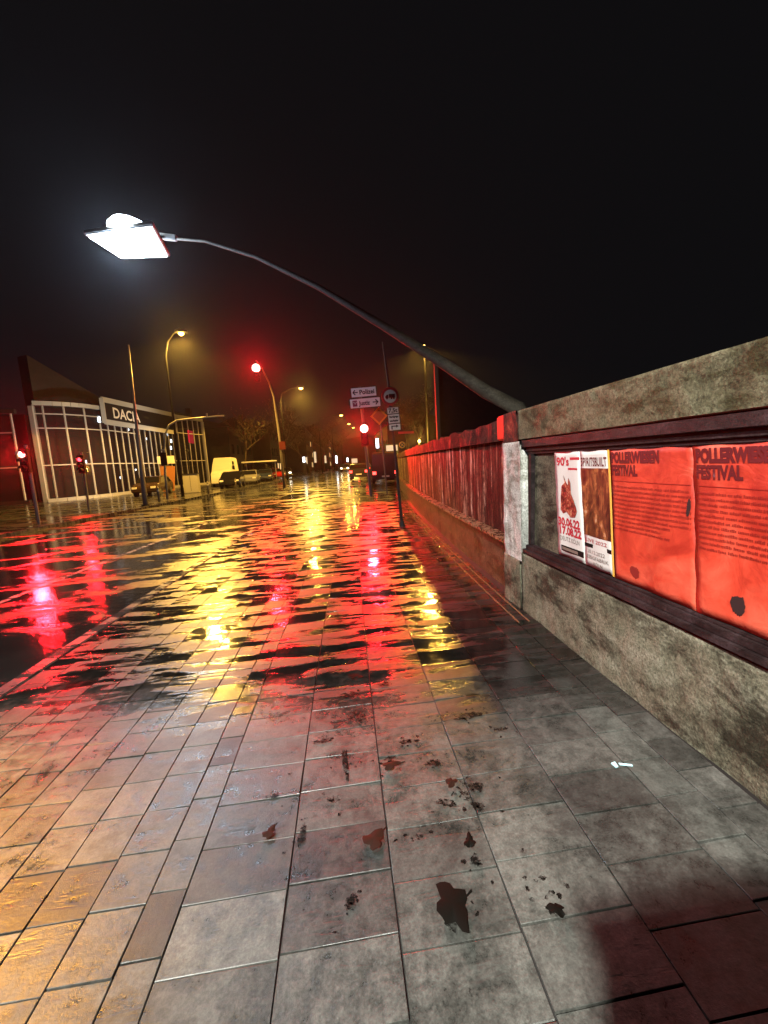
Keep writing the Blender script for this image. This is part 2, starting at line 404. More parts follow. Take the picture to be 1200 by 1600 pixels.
# fallen leaves, each its own curl of leaf
leafm = [mat('leaf_brown', (.022, .007, .004), .6, spec=.12), mat('leaf_dark', (.004, .003, .002), .6, spec=.08)]
def leaf(x, y, L, W, rot, label, mi=0, curl=.009, lobes=3):
    n = 22; vs = [(0, 0, .02+curl*.2)]; 
    for k in range(n):
        a = 2*math.pi*k/n; q = 1+.22*math.sin(lobes*a+1)+.12*math.sin(7*a)+random.uniform(-.07, .07)
        vs.append((L*q*math.cos(a), W*q*math.sin(a), .008+curl*abs(math.sin(a*1.5+rot))))
    m_ = MB(); m_.add(vs, [(0, k+1, (k+1)%n+1) for k in range(n)]); m_.add([(L*.9,0,.012),(L*1.7,W*.2,.008),(L*1.7,W*.3,.012),(L*.9,.004,.014)], [(0,1,2,3)])
    o = m_.build('fallen_leaf', leafm[mi], smooth=True); o.location = (x, y, 0); o.rotation_euler.z = rot
    return tag(o, label, 'leaf', 'wet leaves lying on the pavement')
leaf(.03,1.455,.045,.038,.6,'curled brown leaf lying across the slab joint in the middle of the pavement')
leaf(.28,1.17,.05,.075,.2,'largest, ragged near-black leaf pressed flat on a slab near the lower edge',1,.008,4)
leaf(.41,1.38,.03,.02,1.2,'small dark leaf just above and right of the largest black leaf',1,.012)
leaf(.15,1.84,.045,.025,.1,'flat brown leaf with curled rim below the red sheen on the slabs')
leaf(.42,1.68,.022,.03,2.2,'thin twisted brown leaf beside the cluster of small puddles')
leaf(-.41,1.56,.03,.022,.9,'small curled brown leaf at the left end of the leaf scatter')
leaf(.62,1.10,.028,.02,2.6,'little blackish leaf on the slab to the right of the largest leaf',1)
q = MB(); q.prism([(1.22,1.655,.008),(1.245,1.66,.008),(1.24,1.63,.008),(1.225,1.628,.008)], (0,0,.006)); q.prism([(1.255,1.65,.008),(1.31,1.63,.008),(1.31,1.622,.008),(1.256,1.64,.008)], (0,0,.006))
tag(q.build('glass_shard', emi('x', (.45, .95, 1), .8) if False else mat('pale_glass', (.5, .8, .85), .15)), 'pale bluish splinter of broken glass on a slab near the wall foot', 'glass')

# ------------------------------------------------------------ near wall with posters
def gridwall(name, m, fx, y0, y1, z0, z1, ny, nz, amp, parent, back=.35):
    import mathutils
    vs = []; fs = []
    for j in range(nz+1):
        for i in range(ny+1):
            y = y0+(y1-y0)*i/ny; z = z0+(z1-z0)*j/nz
            nz_ = mathutils.noise.noise(Vector((y*3, z*3, 5)))+.5*mathutils.noise.noise(Vector((y*9, z*9, 2)))
            vs.append((fx(z)+amp*nz_, y, z))
    for j in range(nz):
        for i in range(ny): k = j*(ny+1)+i; fs.append((k, k+ny+1, k+ny+2, k+1))
    k = len(vs)
    n0, n1, n2, n3 = 0, ny, (nz+1)*(ny+1)-1, nz*(ny+1)
    m_ = MB(); m_.add(vs, fs)
    # closed body just behind the rough face
    m_.box((fx(z0)+amp*2+.005, y0+.002, z0+.002), (fx(z0)+back, y1-.002, z1-.006))
    top = [nz*(ny+1)+i for i in range(ny+1)]
    kk = len(m_.v); m_.v += [(fx(z0)+back, y0+(y1-y0)*i/ny, z1) for i in range(ny+1)]
    m_.f += [(top[i], kk+i, kk+i+1, top[i+1]) for i in range(ny)]
    side = [j*(ny+1)+ny for j in range(nz+1)]; kk = len(m_.v); m_.v += [(fx(z0)+back, y1, z0+(z1-z0)*j/nz) for j in range(nz+1)]
    m_.f += [(side[j], side[j+1], kk+j+1, kk+j) for j in range(nz)]
    me = bpy.data.meshes.new(name); me.from_pydata(m_.v, [], m_.f); me.materials.append(m)
    for p in me.polygons: p.use_smooth = True
    o = bpy.data.objects.new(name, me); C.objects.link(o); o.parent = parent; o.matrix_parent_inverse = Matrix.Translation(-parent.location); return o
W1 = thing('retaining_wall', 'near stained concrete wall with a dark framed poster panel and heavy top band', 'wall', (1.9, 1, 0))
gridwall('base', M['conc'], lambda z: 1.715-.0*z, -3, 3.66, -.05, .58, 220, 24, .010, W1)
gridwall('coping', M['conc2'], lambda z: 1.72, -3, 3.70, 1.68, 1.95, 200, 10, .008, W1, back=.42)
MB().box((1.775, -3, .58), (2.06, 3.62, 1.676)).build('panel', M['panel'], W1)
fr = MB(); 
fr.box((1.70, -2.99, .60), (1.79, 3.60, .635)); fr.box((1.725, -2.98, .635), (1.80, 3.58, .675)); fr.box((1.745, -2.97, .675), (1.80, 3.57, .69))
fr.box((1.715, -2.99, 1.60), (1.79, 3.63, 1.665)); fr.box((1.74, -2.98, 1.56), (1.80, 3.6, 1.60)); fr.box((1.755, -2.97, 1.535), (1.80, 3.585, 1.56))
fr.add([(1.735,3.50,.69),(1.80,3.50,.69),(1.80,3.55,.69),(1.735,3.55,.69),(1.735,3.47,1.535),(1.80,3.47,1.535),(1.80,3.52,1.535),(1.735,3.52,1.535)],
       [(0,3,2,1),(4,5,6,7),(0,1,5,4),(1,2,6,5),(2,3,7,6),(3,0,4,7)])
fr.build('panel_frame', M['frame'], W1, bevel=.004)
gridwall('pilaster', M['pil'], lambda z: 1.70, 3.62, 4.02, .50, 1.66, 22, 50, .014, W1, back=.42)
gridwall('pilaster_foot', M['conc'], lambda z: 1.70, 3.664, 4.05, -.05, .498, 22, 20, .014, W1, back=.42)
gridwall('pilaster_cap', M['coping'], lambda z: 1.71, 3.704, 4.02, 1.664, 1.955, 16, 12, .012, W1, back=.42)
MB().box((1.82, -3, -.1), (2.05, 3.6, .5)).build('core', M['conc'], W1)

# posters: thin sheets that lean and cockle a little
PX = 1.768
def sh(z): return (1.54-z)*(-.085)          # edges lean: bottoms lie nearer
def warpf(p): 
    return Vector((PX-.006-.004*math.sin(p.y*9+1)*math.sin(p.z*6)-.003*math.sin(p.y*23), p.y, p.z))
def sheet(y_left, y_right, z0, z1, m, parent=None, name='paper', off=0.0, ny=16, nz=20, holes=()):
    vs = []; fs = []
    for j in range(nz+1):
        for i in range(ny+1):
            z = z0+(z1-z0)*j/nz; y = y_left+(y_right-y_left)*i/ny+sh(z); 
            p = warpf(Vector((0, y, z))); vs.append((p.x-off, y+(0.004*math.sin(j*1.3) if i in (0, ny) else 0), z))
    for j in range(nz):
        for i in range(ny):
            k = j*(ny+1)+i; fs.append((k, k+1, k+ny+2, k+ny+1))
    me = MB().add(vs, fs).build(name, m, parent, smooth=True)
    md = me.modifiers.new('s', 'SOLIDIFY'); md.thickness = .0012; md.offset = 0
    return me
def txt(s, y, z, size, m, parent, width=None, bold=0, off=.003):
    def wp(p):
        yy = p.y+sh(p.z); q = warpf(Vector((0, yy, p.z))); return Vector((q.x-off, yy, p.z))
    return lettering(s, (0, y, z), (0,-1,0), (0,0,1), size, m, parent, width=width, bold=bold, warp=wp)
def redposter(yl, yr, label, seed):
    rnd = random.Random(seed)
    t = thing('event_poster', label, 'poster', (PX, yl, 1.1), 'red posters in the wall panel')
    sheet(yl, yr, .695, 1.545, M['rposter'], t)
    W = yl-yr
    txt('POLLERWIESEN', yl-.018, 1.455, .088, M['rink'], t, width=.40, bold=.006)
    txt('FESTIVAL', yl-.018, 1.375, .088, M['rink'], t, width=.235, bold=.0045)
    rule = MB(); q = warpf
    def dash(mb, ya, yb, za, zb):
        n = max(1, int(abs(yb-ya)/.03)); vs = []
        for i in range(n+1):
            y = ya+(yb-ya)*i/n
            for z in (za, zb):
                yy = y+sh(z); p = warpf(Vector((0, yy, z))); vs.append((p.x-.003, yy, z))
        mb.add(vs, [(2*i, 2*i+1, 2*i+3, 2*i+2) for i in range(n)])
    dash(rule, yl-.015, yr+.015, 1.335, 1.338); rule.build('rule', M['rink2'], t)
    body = MB()
    for r_ in range(11):                      # illegible small print: rows of word-sized strokes
        y = yl-.02; z = 1.295-.027*r_; end = yr+.02 + (0 if r_ < 8 else rnd.uniform(.05, .25))
        while y > end:
            L = rnd.uniform(.02, .06)
            x = y
            while x > y-L and x > end:        # letter-like strokes
                hgt = rnd.choice((.010, .010, .014)); dash(body, x, x-.0042, z, z+hgt)
                if rnd.random() < .6: dash(body, x, x-.006, z+hgt*.6, z+hgt*.6+.003)
                x -= .0075
            y -= L+.008
    body.build('small_print', M['rink2'], t)
    return t
P1 = redposter(2.455, 1.835, 'first red festival poster, framed left by a golden edge and a white poster', 3)
P2 = redposter(1.832, 1.215, 'second red festival poster, with the hole burnt near its foot, nearest the camera', 9)
# torn hole and stains on the second poster, dark tear between both
hb = MB()
def tear(y, z, ry, rz, mb, off=.0035):
    n = 48; vs = []
    for k in range(n):
        a = 2*math.pi*k/n; q = 1+.2*math.sin(2*a+y*9)+.07*math.sin(3*a+z*9)+random.uniform(-.09, .09)
        yy, z2 = y+ry*q*math.cos(a), z+rz*q*math.sin(a); p = warpf(Vector((0, yy, z2))); vs.append((p.x-off, yy, z2))
    mb.add(vs, [tuple(range(n))])
M['hole'] = mat('torn_hole', (.02, .004, .004), .8)
tear(1.56, .80, .028, .055, hb); hb.build('tear', M['hole'], P2); hb = MB(); tear(1.84, 1.22, .014, .04, hb); hb.build('tear', M['hole'], P2)
ht = MB(); tear(2.20, .78, .03, .04, ht); ht.build('stain', mat('brown_stain', (.2, .012, .008), .6), P1)
# white poster with figure
A = thing('party_poster', 'white poster with red figure and red dates, next to the bare end of the panel', 'poster', (PX, 3.1, 1.1))
sheet(3.12, 2.765, .705, 1.548, M['paper'], A, off=.001, ny=8)
txt("90's", 3.085, 1.435, .088, M['redink'], A, width=.17, bold=.003, off=.004)
txt('30.06.22', 3.10, .955, .085, M['redink'], A, width=.29, bold=.004, off=.004)
txt('17.08.22', 3.10, .885, .085, M['redink'], A, width=.29, bold=.004, off=.004)
txt('DEUTZ KÖLN', 3.09, .83, .05, M['greyink'], A, width=.26, off=.004)
b2 = MB()
def flat(mb, ya, yb, za, zb, off=.004):
    vs = []
    for z in (za, zb):
        for y in (ya, yb): yy = y+sh(z); p = warpf(Vector((0, yy, z))); vs.append((p.x-off, yy, z))
    mb.add(vs, [(0, 1, 3, 2)])
flat(b2, 2.90, 2.77, 1.475, 1.495); flat(b2, 3.09, 2.88, 1.533, 1.541); flat(b2, 2.93, 2.80, 1.40, 1.415); b2.build('red_bar', M['redink'], A)
b3 = MB(); flat(b3, 3.08, 2.78, .745, .79); b3.build('black_box', M['black'], A)
b3 = MB(); flat(b3, 3.07, 2.85, .755, .778, .0055); b3.build('box_strip', M['greyink'], A)
fg = MB(); pts = [(3.00,1.36),(2.985,1.30),(3.03,1.27),(3.05,1.18),(3.06,1.08),(3.03,1.05),(2.98,1.07),(2.93,1.03),(2.86,1.04),(2.83,1.09),(2.86,1.16),(2.90,1.22),(2.90,1.30),(2.93,1.34),(2.94,1.28),(2.965,1.30)]
vs = [];
for y, z in pts: yy = y+sh(z); p = warpf(Vector((0, yy, z))); vs.append((p.x-.0045, yy, z))
fg.add(vs, [tuple(range(len(vs)))]); fg.build('printed_figure', M['figure'], A)
B = thing('concert_poster', 'poster with dark brown photograph between the white-and-red poster and the red ones', 'poster', (PX, 2.6, 1.1))
sheet(2.765, 2.455, .705, 1.545, M['paper'], B, off=.0018, ny=8)
ph = MB(); 
vs = []; fs = []
for j in range(9):
    for i in range(6):
        z = .93+.485*j/8; y = 2.760-.297*i/5; yy = y+sh(z); p = warpf(Vector((0, yy, z))); vs.append((p.x-.0048, yy, z))
for j in range(8):
    for i in range(5): k = j*6+i; fs.append((k, k+1, k+7, k+6))
ph.add(vs, fs); ph.build('photograph', M['photo'], B)
txt('SPIRITSBUILT', 2.755, 1.432, .085, M['rink'], B, width=.28, bold=.001, off=.0065)
txt('LIVE 2022', 2.75, .885, .036, M['redink'], B, width=.24, off=.006)
b3 = MB(); flat(b3, 2.76, 2.465, .845, .872, .006); b3.build('dark_bar', M['black'], B)
txt('20.12.2022', 2.73, .805, .036, M['greyink'], B, width=.2, off=.006)
txt('ESSIGFABRIK', 2.74, .765, .036, M['greyink'], B, width=.24, off=.006)
txt('KÖLN', 2.66, .725, .034, M['greyink'], B, width=.1, off=.006)
b3 = MB(); 
for z0_ in (.70,):
    vs = []
    for j in range(9):
        z = .70+(1.548-.70)*j/8
        for y in (2.462, 2.444): yy = y+sh(z); p = warpf(Vector((0, yy, z))); vs.append((p.x-.007, yy, z))
    b3.add(vs, [(2*j, 2*j+1, 2*j+3, 2*j+2) for j in range(8)])
b3.build('gilt_edge', M['gold'], B)

# ------------------------------------------------------------ wall further along the street
W2 = thing('boundary_wall', 'long streaked brown wall with pale runs, red-tinged coping and wet ledge', 'wall', (1.9, 8, 0))
def wallstrip(name, m, x0, x1, z0, z1, y0, y1, step, jit=0, zj=0, bev=0):
    yy = []; y = y0
    while y < y1: yy.append(y); y += step*(1 if y < 14 else 3)
    yy.append(y1); vs = []; fs = []
    for y in yy:
        j = random.uniform(-jit, jit); k = random.uniform(-zj, zj)
        vs += [(x0+bend(y)+j, y, z0), (x0+bend(y)+j, y, z1+k), (x1+bend(y), y, z1+k), (x1+bend(y), y, z0)]
    for i in range(len(yy)-1):
        a = 4*i; fs += [(a, a+1, a+5, a+4), (a+1, a+2, a+6, a+5), (a+2, a+3, a+7, a+6), (a+3, a, a+4, a+7)]
    fs += [(0, 3, 2, 1), (len(vs)-4, len(vs)-3, len(vs)-2, len(vs)-1)]
    return MB().add(vs, fs).build(name, m, W2)
wallstrip('face', M['streak'], 1.86, 2.10, .605, 1.70, 4.02, 46, .17, .004)
wallstrip('coping', M['coping'], 1.80, 2.14, 1.704, 1.93, 4.03, 46, .23, .02, .03)
wallstrip('ledge', M['ledge'], 1.70, 2.08, .565, .60, 4.055, 46, .12, .008, .006)
wallstrip('plinth', M['plinth'], 1.78, 2.09, -.05, .563, 4.055, 46, .3, .006)
gf = MB(); gf.box((1.772, 4.10, 1.70), (1.86, 4.34, 1.965)); gf.build('red_lit_block', M['redlit'], W2, bevel=.015)  # block coloured as if lit by the red signals

# ------------------------------------------------------------ big LED street lamp on a curved arm
LM = thing('street_lamp', 'nearest lamp with bright white flat head on a long curved arm rising behind the wall', 'street lamp', (2.5, 4.9, 0))
arm = [(2.75,4.75,0),(2.72,4.78,1.2),(2.6,4.85,1.75),(2.35,5.0,2.11),(2.03,5.3,2.39),(1.63,5.7,2.83),(.84,6.4,3.62),(-.11,7.2,4.52),(-1.24,8.0,5.4),(-2.27,8.6,5.98),(-3.2,8.9,6.20)]
MB().tube(arm, [.10,.10,.10,.098,.09,.078,.062,.047,.034,.026,.02], 14).build('arm', concrete('weathered_arm', (.02,.016,.011), (.042,.035,.025), (.07,.058,.042), (.6,.6,.55), sc=5, bump=.3), LM, smooth=True)
hv = [(-4.63,8.75,6.30),(-4.02,8.62,6.00),(-3.10,8.98,6.12),(-3.3,9.35,6.42)]
hd = MB(); hd.prism([(-4.47,8.62,6.115),(-4.26,9.53,6.115),(-3.23,9.47,6.115),(-3.08,8.32,6.115)], (0,0,.09)); hd.build('lamp_housing', M['metal'], LM, bevel=.02)
hd = MB()
for k in range(7): hd.box((-4.2+.13*k, 8.7, 6.206), (-4.185+.13*k, 9.3, 6.235))
hd.build('cooling_fins', M['metal'], LM)
MB().bar((-3.3,8.86,6.22), (-2.85,8.8,6.14), .09, .10).build('bracket', M['metal'], LM, bevel=.01)
hd = MB(); hd.prism([(-4.40,8.69,6.112),(-4.22,9.46,6.112),(-3.29,9.41,6.112),(-3.15,8.40,6.112)], (0,0,-.02)); hd.build('led_panel', M['led'], LM)
hd = MB(); 
me_ = hd.tube([(-3.65,8.75,6.206),(-3.65,8.75,6.28),(-3.64,8.75,6.36),(-3.63,8.75,6.41),(-3.63,8.75,6.43)], [.40,.39,.31,.18,.05], 20); hd.build('bloom_dome', M['led'], LM, smooth=True)  # glowing dome added to stand for the bloom above the lamp
point('led_lamp_light', (-3.85, 8.8, 5.85), 900, (.60, .77, 1), .2)

# sodium street lamps on the far side
def sodium(x, y, z, base, label, power, r=.16, cut=70):
    t = thing('street_lamp', label, 'street lamp', (base, y, 0), 'yellow sodium lamps along the far kerb')
    MB().tube([(base,y,0),(base,y,z-1.4),(base+.25,y,z-.5),(base+(x-base)*.6,y,z+.02),(x-.1,y,z+.08)], [.09,.07,.055,.04,.03], 8).build('pole', M['black'], t, smooth=True)
    MB().tube([(x-.35,y,z+.1),(x-.1,y,z+.14),(x+.4,y,z+.1)], [.09,.16,.07], 10).build('lamp_head', M['dark'], t, smooth=True)
    b = MB(); b.tube([(x,y-.0,z+.02),(x,y,z-.06),(x,y,z-.16)], [r,r*1.05,r*.4], 12); b.build('bulb', M['sodium'], t, smooth=True)
    spot('sodium_light', (x, y, z-.3), (x, y-.001, 0), power, SOD, 2*cut, .06, .18)   # cut-off lantern
    if r < .29: point('sodium_glow', (x, y-.1, z-.3), 1900, SOD, .1)
sodium(-9.48,28,10.5,-10.6,'yellow sodium lamp below the white lamp, beside the slim bare mast',17000)
sodium(-3.77,48,10.5,-6.2,'second yellow sodium lamp, right of the high red signal',16000,.22,77)
sodium(.99,75,10.4,-3.2,'third yellow sodium lamp, far down the street',4000,.3,82)
sodium(3.07,100,11.2,-1.2,'fourth yellow sodium lamp, small and far down the street',4000,.33,84)
sodium(5.13,125,12.4,1.2,'farthest yellow sodium lamp, just left of the roadside red signal',4000,.36,84)
RS = thing('street_lamp', 'dark cut-off street lamp added behind the brown wall for a gold sheen on the slabs', 'street lamp', (6.9, 30, 0))  # added lamp; gives the slabs near the wall their gold reflection
MB().tube([(6.9,30.3,0),(6.9,30.3,9.2),(6.85,30.2,9.7),(6.7,29.9,9.85)], [.09,.06,.045,.04], 8).build('pole', M['black'], RS, smooth=True)
MB().box((6.5,29.5,9.76),(6.9,30.1,9.88)).build('lamp_head', M['black'], RS, bevel=.03)
MB().box((6.58,29.58,9.745),(6.82,29.95,9.757)).build('lens', M['sodium'], RS)
spot('sodium_light', (6.7, 29.8, 9.7), (6.7, 29.799, 0), 13000, SOD, 145, .06, .2)
# lamp by the low building beyond the wall, and the pair behind the viewer's left that light the slabs
WL = thing('wall_lamp', 'small lit lamp on a short post beyond the brown wall', 'lamp', (8.12, 30, 0))
MB().tube([(8.12,30,0),(8.12,30,5.1)], .05, 8).build('pole', M['dark'], WL)
MB().tube([(8.12,30,5.1),(8.12,30,5.2),(8.12,30,5.32)], [.06,.1,.03], 10).build('bulb', M['sodium'], WL)
YL = thing('wall_lamp', 'low warm lamp on a bracket post just above the far end of the brown wall', 'lamp', (6.14, 30, 0))
MB().tube([(6.14,30.1,0),(6.14,30.1,3.1)], .04, 8).build('pole', M['dark'], YL)
MB().tube([(6.14,30,2.8),(6.14,30,2.9),(6.14,30,3.0)], [.05,.12,.04], 10).build('bulb', M['sodium'], YL)
point('warm_lamp_light', (6.14, 29.8, 2.9), 2200, SOD, .15)
NL = thing('street_lamp', 'tall street lamp standing behind the photographer at the kerb', 'street lamp', (-2.4, -3.6, 0))
MB().tube([(-2.95,-3.6,0),(-2.9,-3.6,5),(-2.6,-3.55,6.0),(-1.9,-3.5,6.25)], [.09,.07,.05,.04], 10).build('pole', M['mastm'], NL, smooth=True)
MB().box((-2.1,-3.62,6.2),(-1.5,-3.38,6.28)).build('lamp_head', M['metal'], NL, bevel=.02)
spot('near_lamp_light', (-1.8, -3.5, 6.15), (.5, .45, 0), 11000, (.985, 1, .92), 88, .75, .2)
SL = thing('street_lamp', 'sodium street lamp on the far side of the road, left of the view', 'street lamp', (-8.2, 5.2, 0))
MB().tube([(-11.6,5.2,0),(-11.55,5.2,7.6),(-11,5.2,8.6),(-9,5.2,9.0),(-7.0,5.2,9.0)], [.11,.09,.07,.05,.04], 8).build('pole', M['mastm'], SL, smooth=True)
MB().tube([(-7.3,5.2,9.0),(-6.9,5.2,9.04),(-6.4,5.2,9.0)], [.09,.15,.07], 10).build('lamp_head', M['dark'], SL, smooth=True)
spot('sodium_light', (-6.8, 5.2, 8.75), (-2.3, 1.4, 0), 17000, (1,.42,.04), 17, 1, .25)

# bare mast by the dealership
mt = thing('slim_mast', 'tall slim bare mast leaning slightly in front of the glass showroom', 'mast', (-10.19, 21.9, 0))
MB().tube([(-10.19,21.9,0),(-10.18,21.9,.9),(-10.15,21.9,3),(-9.98,21.9,8.05)], [.13,.12,.075,.03], 10).build('pole', M['mastm'], mt, smooth=True)
MB().disc((-10.19,21.9,.03), .2, (0,0,1), .06).build('base_plate', M['dark'], mt)

# ------------------------------------------------------------ traffic lights
def head(x, y, z, t, lensr=.11, lens='redlens', power=0, face=(0,-1,0), s=1.0):
    hd = MB().box((x-.15*s, y, z-.68*s), (x+.15*s, y+.2*s, z+.22*s)).build('signal_head', M['black'], t, bevel=.03*s)
    MB().disc((x, y-.015, z), lensr*s, (0,1,0), .03, 20).build('lens', M[lens], hd).parent = hd
    for i in (1, 2): MB().disc((x, y-.015, z-.26*s*i), .10*s, (0,1,0), .03, 20).build('lens', M['dark'], hd)
    for i in range(3):
        v = MB(); n = 12; zc = z-.26*s*i; vs = []
        for k in range(n+1):
            a = math.pi*k/n; rr = .125*s
            vs += [(x+rr*math.cos(a), y, zc+rr*math.sin(a)), (x+rr*math.cos(a), y-.16*s, zc+rr*math.sin(a)*.9)]
        v.add(vs, [(2*k, 2*k+1, 2*k+3, 2*k+2) for k in range(n)]); v.build('visor', M['black'], hd)
    if power: spot('red_signal_light', (x, y-.2, z), (x*.5, -8, 1.4), power, REDC, 110, .6, .10)
    return hd
t = thing('traffic_light', 'red signal on a short pole at the left edge, in front of the glass showroom', 'traffic light', (-11.6,16.3,0), 'red traffic lights')
MB().tube([(-11.6,16.45,0),(-11.6,16.45,2.95)], .06, 10).build('pole', M['mastm'], t)
head(-11.6, 16.2, 2.6, t, .11, power=3000)
t = thing('traffic_light', 'second, smaller red signal before the middle of the glass showroom', 'traffic light', (-12.8,21.5,0), 'red traffic lights')
MB().tube([(-12.8,21.62,0),(-12.75,21.62,2.9)], .055, 10).build('pole', M['mastm'], t)
head(-12.75, 21.4, 2.53, t, .09, 'redglow', power=700)
t = thing('traffic_light', 'high red signal held out over the road on a tall curved pole', 'traffic light', (-4.9,33,0), 'red traffic lights')
MB().tube([(-4.55,33,-.1),(-4.6,33,4),(-4.75,33,7.1),(-4.85,32,8.0),(-4.95,30,8.6),(-5,28.3,8.7)], [.11,.09,.07,.06,.05,.05], 10).build('pole', M['mastm'], t, smooth=True)
head(-5.0, 28, 8.17, t, .2, power=7500, s=1.3)
MB().box((-4.65,32.8,2.95),(-4.15,32.86,3.6)).build('sign_plate', mat('dull_red', (.09,.015,.012), .7, spec=.1), t, bevel=.02)
# post with direction signs
t = thing('traffic_light', 'red signal on the pavement pole that also carries two white direction signs', 'traffic light', (1.36,18.2,0), 'red traffic lights')
MB().tube([(1.36,18.3,0),(1.15,18.3,4.9)], [.07,.06], 10).build('pole', M['mastm'], t)
head(1.22, 18.05, 3.05, t, .16, power=6200, s=1.1)
sr = Vector((1, .0, .045)).normalized(); su = Vector((-.045, 0, 1)).normalized()
def plate(c, wd, ht, name, m, t, th=.05, y=18.1, rot=0):
    c = Vector((c[0], y, c[1])); r_ = sr*math.cos(rot)+su*math.sin(rot); u_ = su*math.cos(rot)-sr*math.sin(rot)
    return MB().prism([c-r_*wd/2-u_*ht/2, c+r_*wd/2-u_*ht/2, c+r_*wd/2+u_*ht/2, c-r_*wd/2+u_*ht/2], (0, th, 0)).build(name, m, t, bevel=min(.012, th/3))
def rimmed(c, wd, ht, name, t, y, edge=.035):
    b = plate(c, wd, ht, name, M['black'], t, .05, y); f = plate(c, wd-edge, ht-edge, 'sign_face', M['white'], b, .01, y-.011)
    f.matrix_parent_inverse = Matrix(); return b
def arrow(o, rt, up, L, H, m, parent, dirn=1):
    o = Vector(o); rt = Vector(rt)*dirn; up = Vector(up); q = MB()
    def P(a, b): return o+rt*a*L+up*b*H
    q.add([P(-.5,-.09),P(.3,-.09),P(.3,.09),P(-.5,.09)], [(0,1,2,3)])
    q.add([P(.5,0),P(.08,.5),P(-.08,.38),P(.26,0)], [(0,1,2,3)]); q.add([P(.5,0),P(.26,0),P(-.08,-.38),P(.08,-.5)], [(0,1,2,3)])
    return q.build('arrow', m, parent)
pl = rimmed((1.30, 4.63), 1.13, .42, 'direction_sign', t, 18.0)
c0 = Vector((1.30, 17.975, 4.63))
arrow(c0-sr*.38, sr, su, .24, .24, M['black'], pl, -1)
lettering('Polizei', c0-sr*.2-su*.09, sr, su, .27, M['black'], pl, width=.66, bold=.008)
pl = rimmed((1.34, 4.16), 1.36, .42, 'direction_sign', t, 17.98)
c0 = Vector((1.34, 17.955, 4.16))
arrow(c0+sr*.46, sr, su, .26, .24, M['black'], pl, 1)
lettering('Justiz', c0-sr*.27-su*.09, sr, su, .26, M['black'], pl, width=.5, bold=.008)
q = MB(); q.add([c0-sr*.56-su*.13, c0-sr*.36-su*.13, c0-sr*.36+su*.13, c0-sr*.56+su*.13], [(0,1,2,3)]); q.build('crest_field', M['sblue'], pl)
q = MB()
for k in range(3): a = c0-sr*(.50-.05*k)+Vector((0,-.004,0))+su*(.05-.05*(k%2)); q.add([a-sr*.015-su*.03, a+sr*.015-su*.03, a+sr*.015+su*.03, a-sr*.015+su*.03], [(0,1,2,3)])
q.build('crest_mark', M['white'], pl)
# diamond sign on its own post
t = thing('priority_sign', 'orange diamond sign on a thin post right behind the direction signs', 'sign', (2.0,18.6,0))
MB().tube([(2.15,18.68,0),(2.02,18.68,4.0)], .04, 8).build('pole', M['mastm'], t)
q = MB(); c = Vector((1.98, 18.6, 3.63)); 
q.prism([c+Vector((0,0,.40)), c+Vector((.40,0,0)), c+Vector((0,0,-.40)), c+Vector((-.40,0,0))], (0,.02,0)); q.build('sign_plate', M['syel'], t, bevel=.005)
q = MB(); c += Vector((0,-.004,0)); q.add([c+Vector((0,0,.29)), c+Vector((.29,0,0)), c+Vector((0,0,-.29)), c+Vector((-.29,0,0))], [(0,1,2,3)]); q.build('inner_field', mat('worn_orange', (.42,.13,.02), .5), t)
# near sign post with truck ban
t = thing('road_sign', 'dark post on the pavement with a round truck ban sign and white plates below', 'sign', (1.36,9.2,0))
MB().tube([(1.38,9.24,0),(1.24,9.24,3.35),(1.16,9.24,4.2)], [.035,.03,.012], 10).build('pole', M['dark'], t)
MB().tube([(1.38,9.24,.0),(1.375,9.24,.12)], [.075,.045], 10).build('pole_foot', M['dark'], t)
c = Vector((1.255, 9.17, 3.0))
rn = MB().disc(c, .20, (0,1,0), .02, 32).build('round_sign', M['sred'], t)
MB().disc(c-Vector((0,.012,0)), .145, (0,1,0), .006, 32).build('sign_face', M['white'], rn)
q = MB(); o_ = c-Vector((0,.018,0))
def tr(pts): q.add([o_+Vector((a, 0, b)) for a, b in pts], [tuple(range(len(pts)))])
tr([(-.03,-.035),(.11,-.035),(.11,.05),(-.03,.05)]); tr([(-.11,-.04),(-.04,-.04),(-.04,.035),(-.075,.035),(-.11,.0)])
for xx in (-.075, .03, .08): tr([(xx+.022*math.cos(k*.785), -.045+.022*math.sin(k*.785)) for k in range(8)])
q.build('truck_symbol', M['black'], rn)
def plate2(c, wd, ht, s=None, size=.1, width=None, m=None):
    b = plate(c, wd, ht, 'plate', M['black'], t, .02, 9.17); plate(c, wd-.014, ht-.014, 'plate_face', m or M['white'], b, .006, 9.163).matrix_parent_inverse = Matrix()
    for i, ln in enumerate(s or []):
        lettering(ln, Vector((c[0], 9.158, c[1]+(len(s)-1)*.045-i*.09-size*.33)), sr, su, size, M['black'], b, bold=.004, align='CENTER', width=width)
    return b
plate2((1.30, 2.685), .27, .15, ['7,5t'], .13)
plate2((1.315, 2.50), .27, .21, ['Durchgangs-', 'verkehr'], .055, .21)
bb = plate2((1.325, 2.31), .27, .15)
q = MB(); o_ = Vector((1.325, 9.155, 2.31)); tr([(-.08,-.05),(-.055,-.05),(-.055,.012),(.04,.012),(.04,.032),(-.08,.032)]); tr([(.03,.055),(.03,-.012),(.09,.022)]); q.build('arrow', M['black'], bb)
MB().box((1.40,9.15,2.15),(1.76,9.17,2.20)).build('street_plate', mat('red_plate', (.55,.03,.02), .4), t)
q = MB(); c = Vector((1.47, 9.15, 1.90)); q.disc(c, .075, (0,1,0), .012, 20).build('ring_sign', M['syel'], t)
MB().disc(c-Vector((0,.01,0)), .055, (0,1,0), .006, 20).build('ring_face', M['dark'], t)
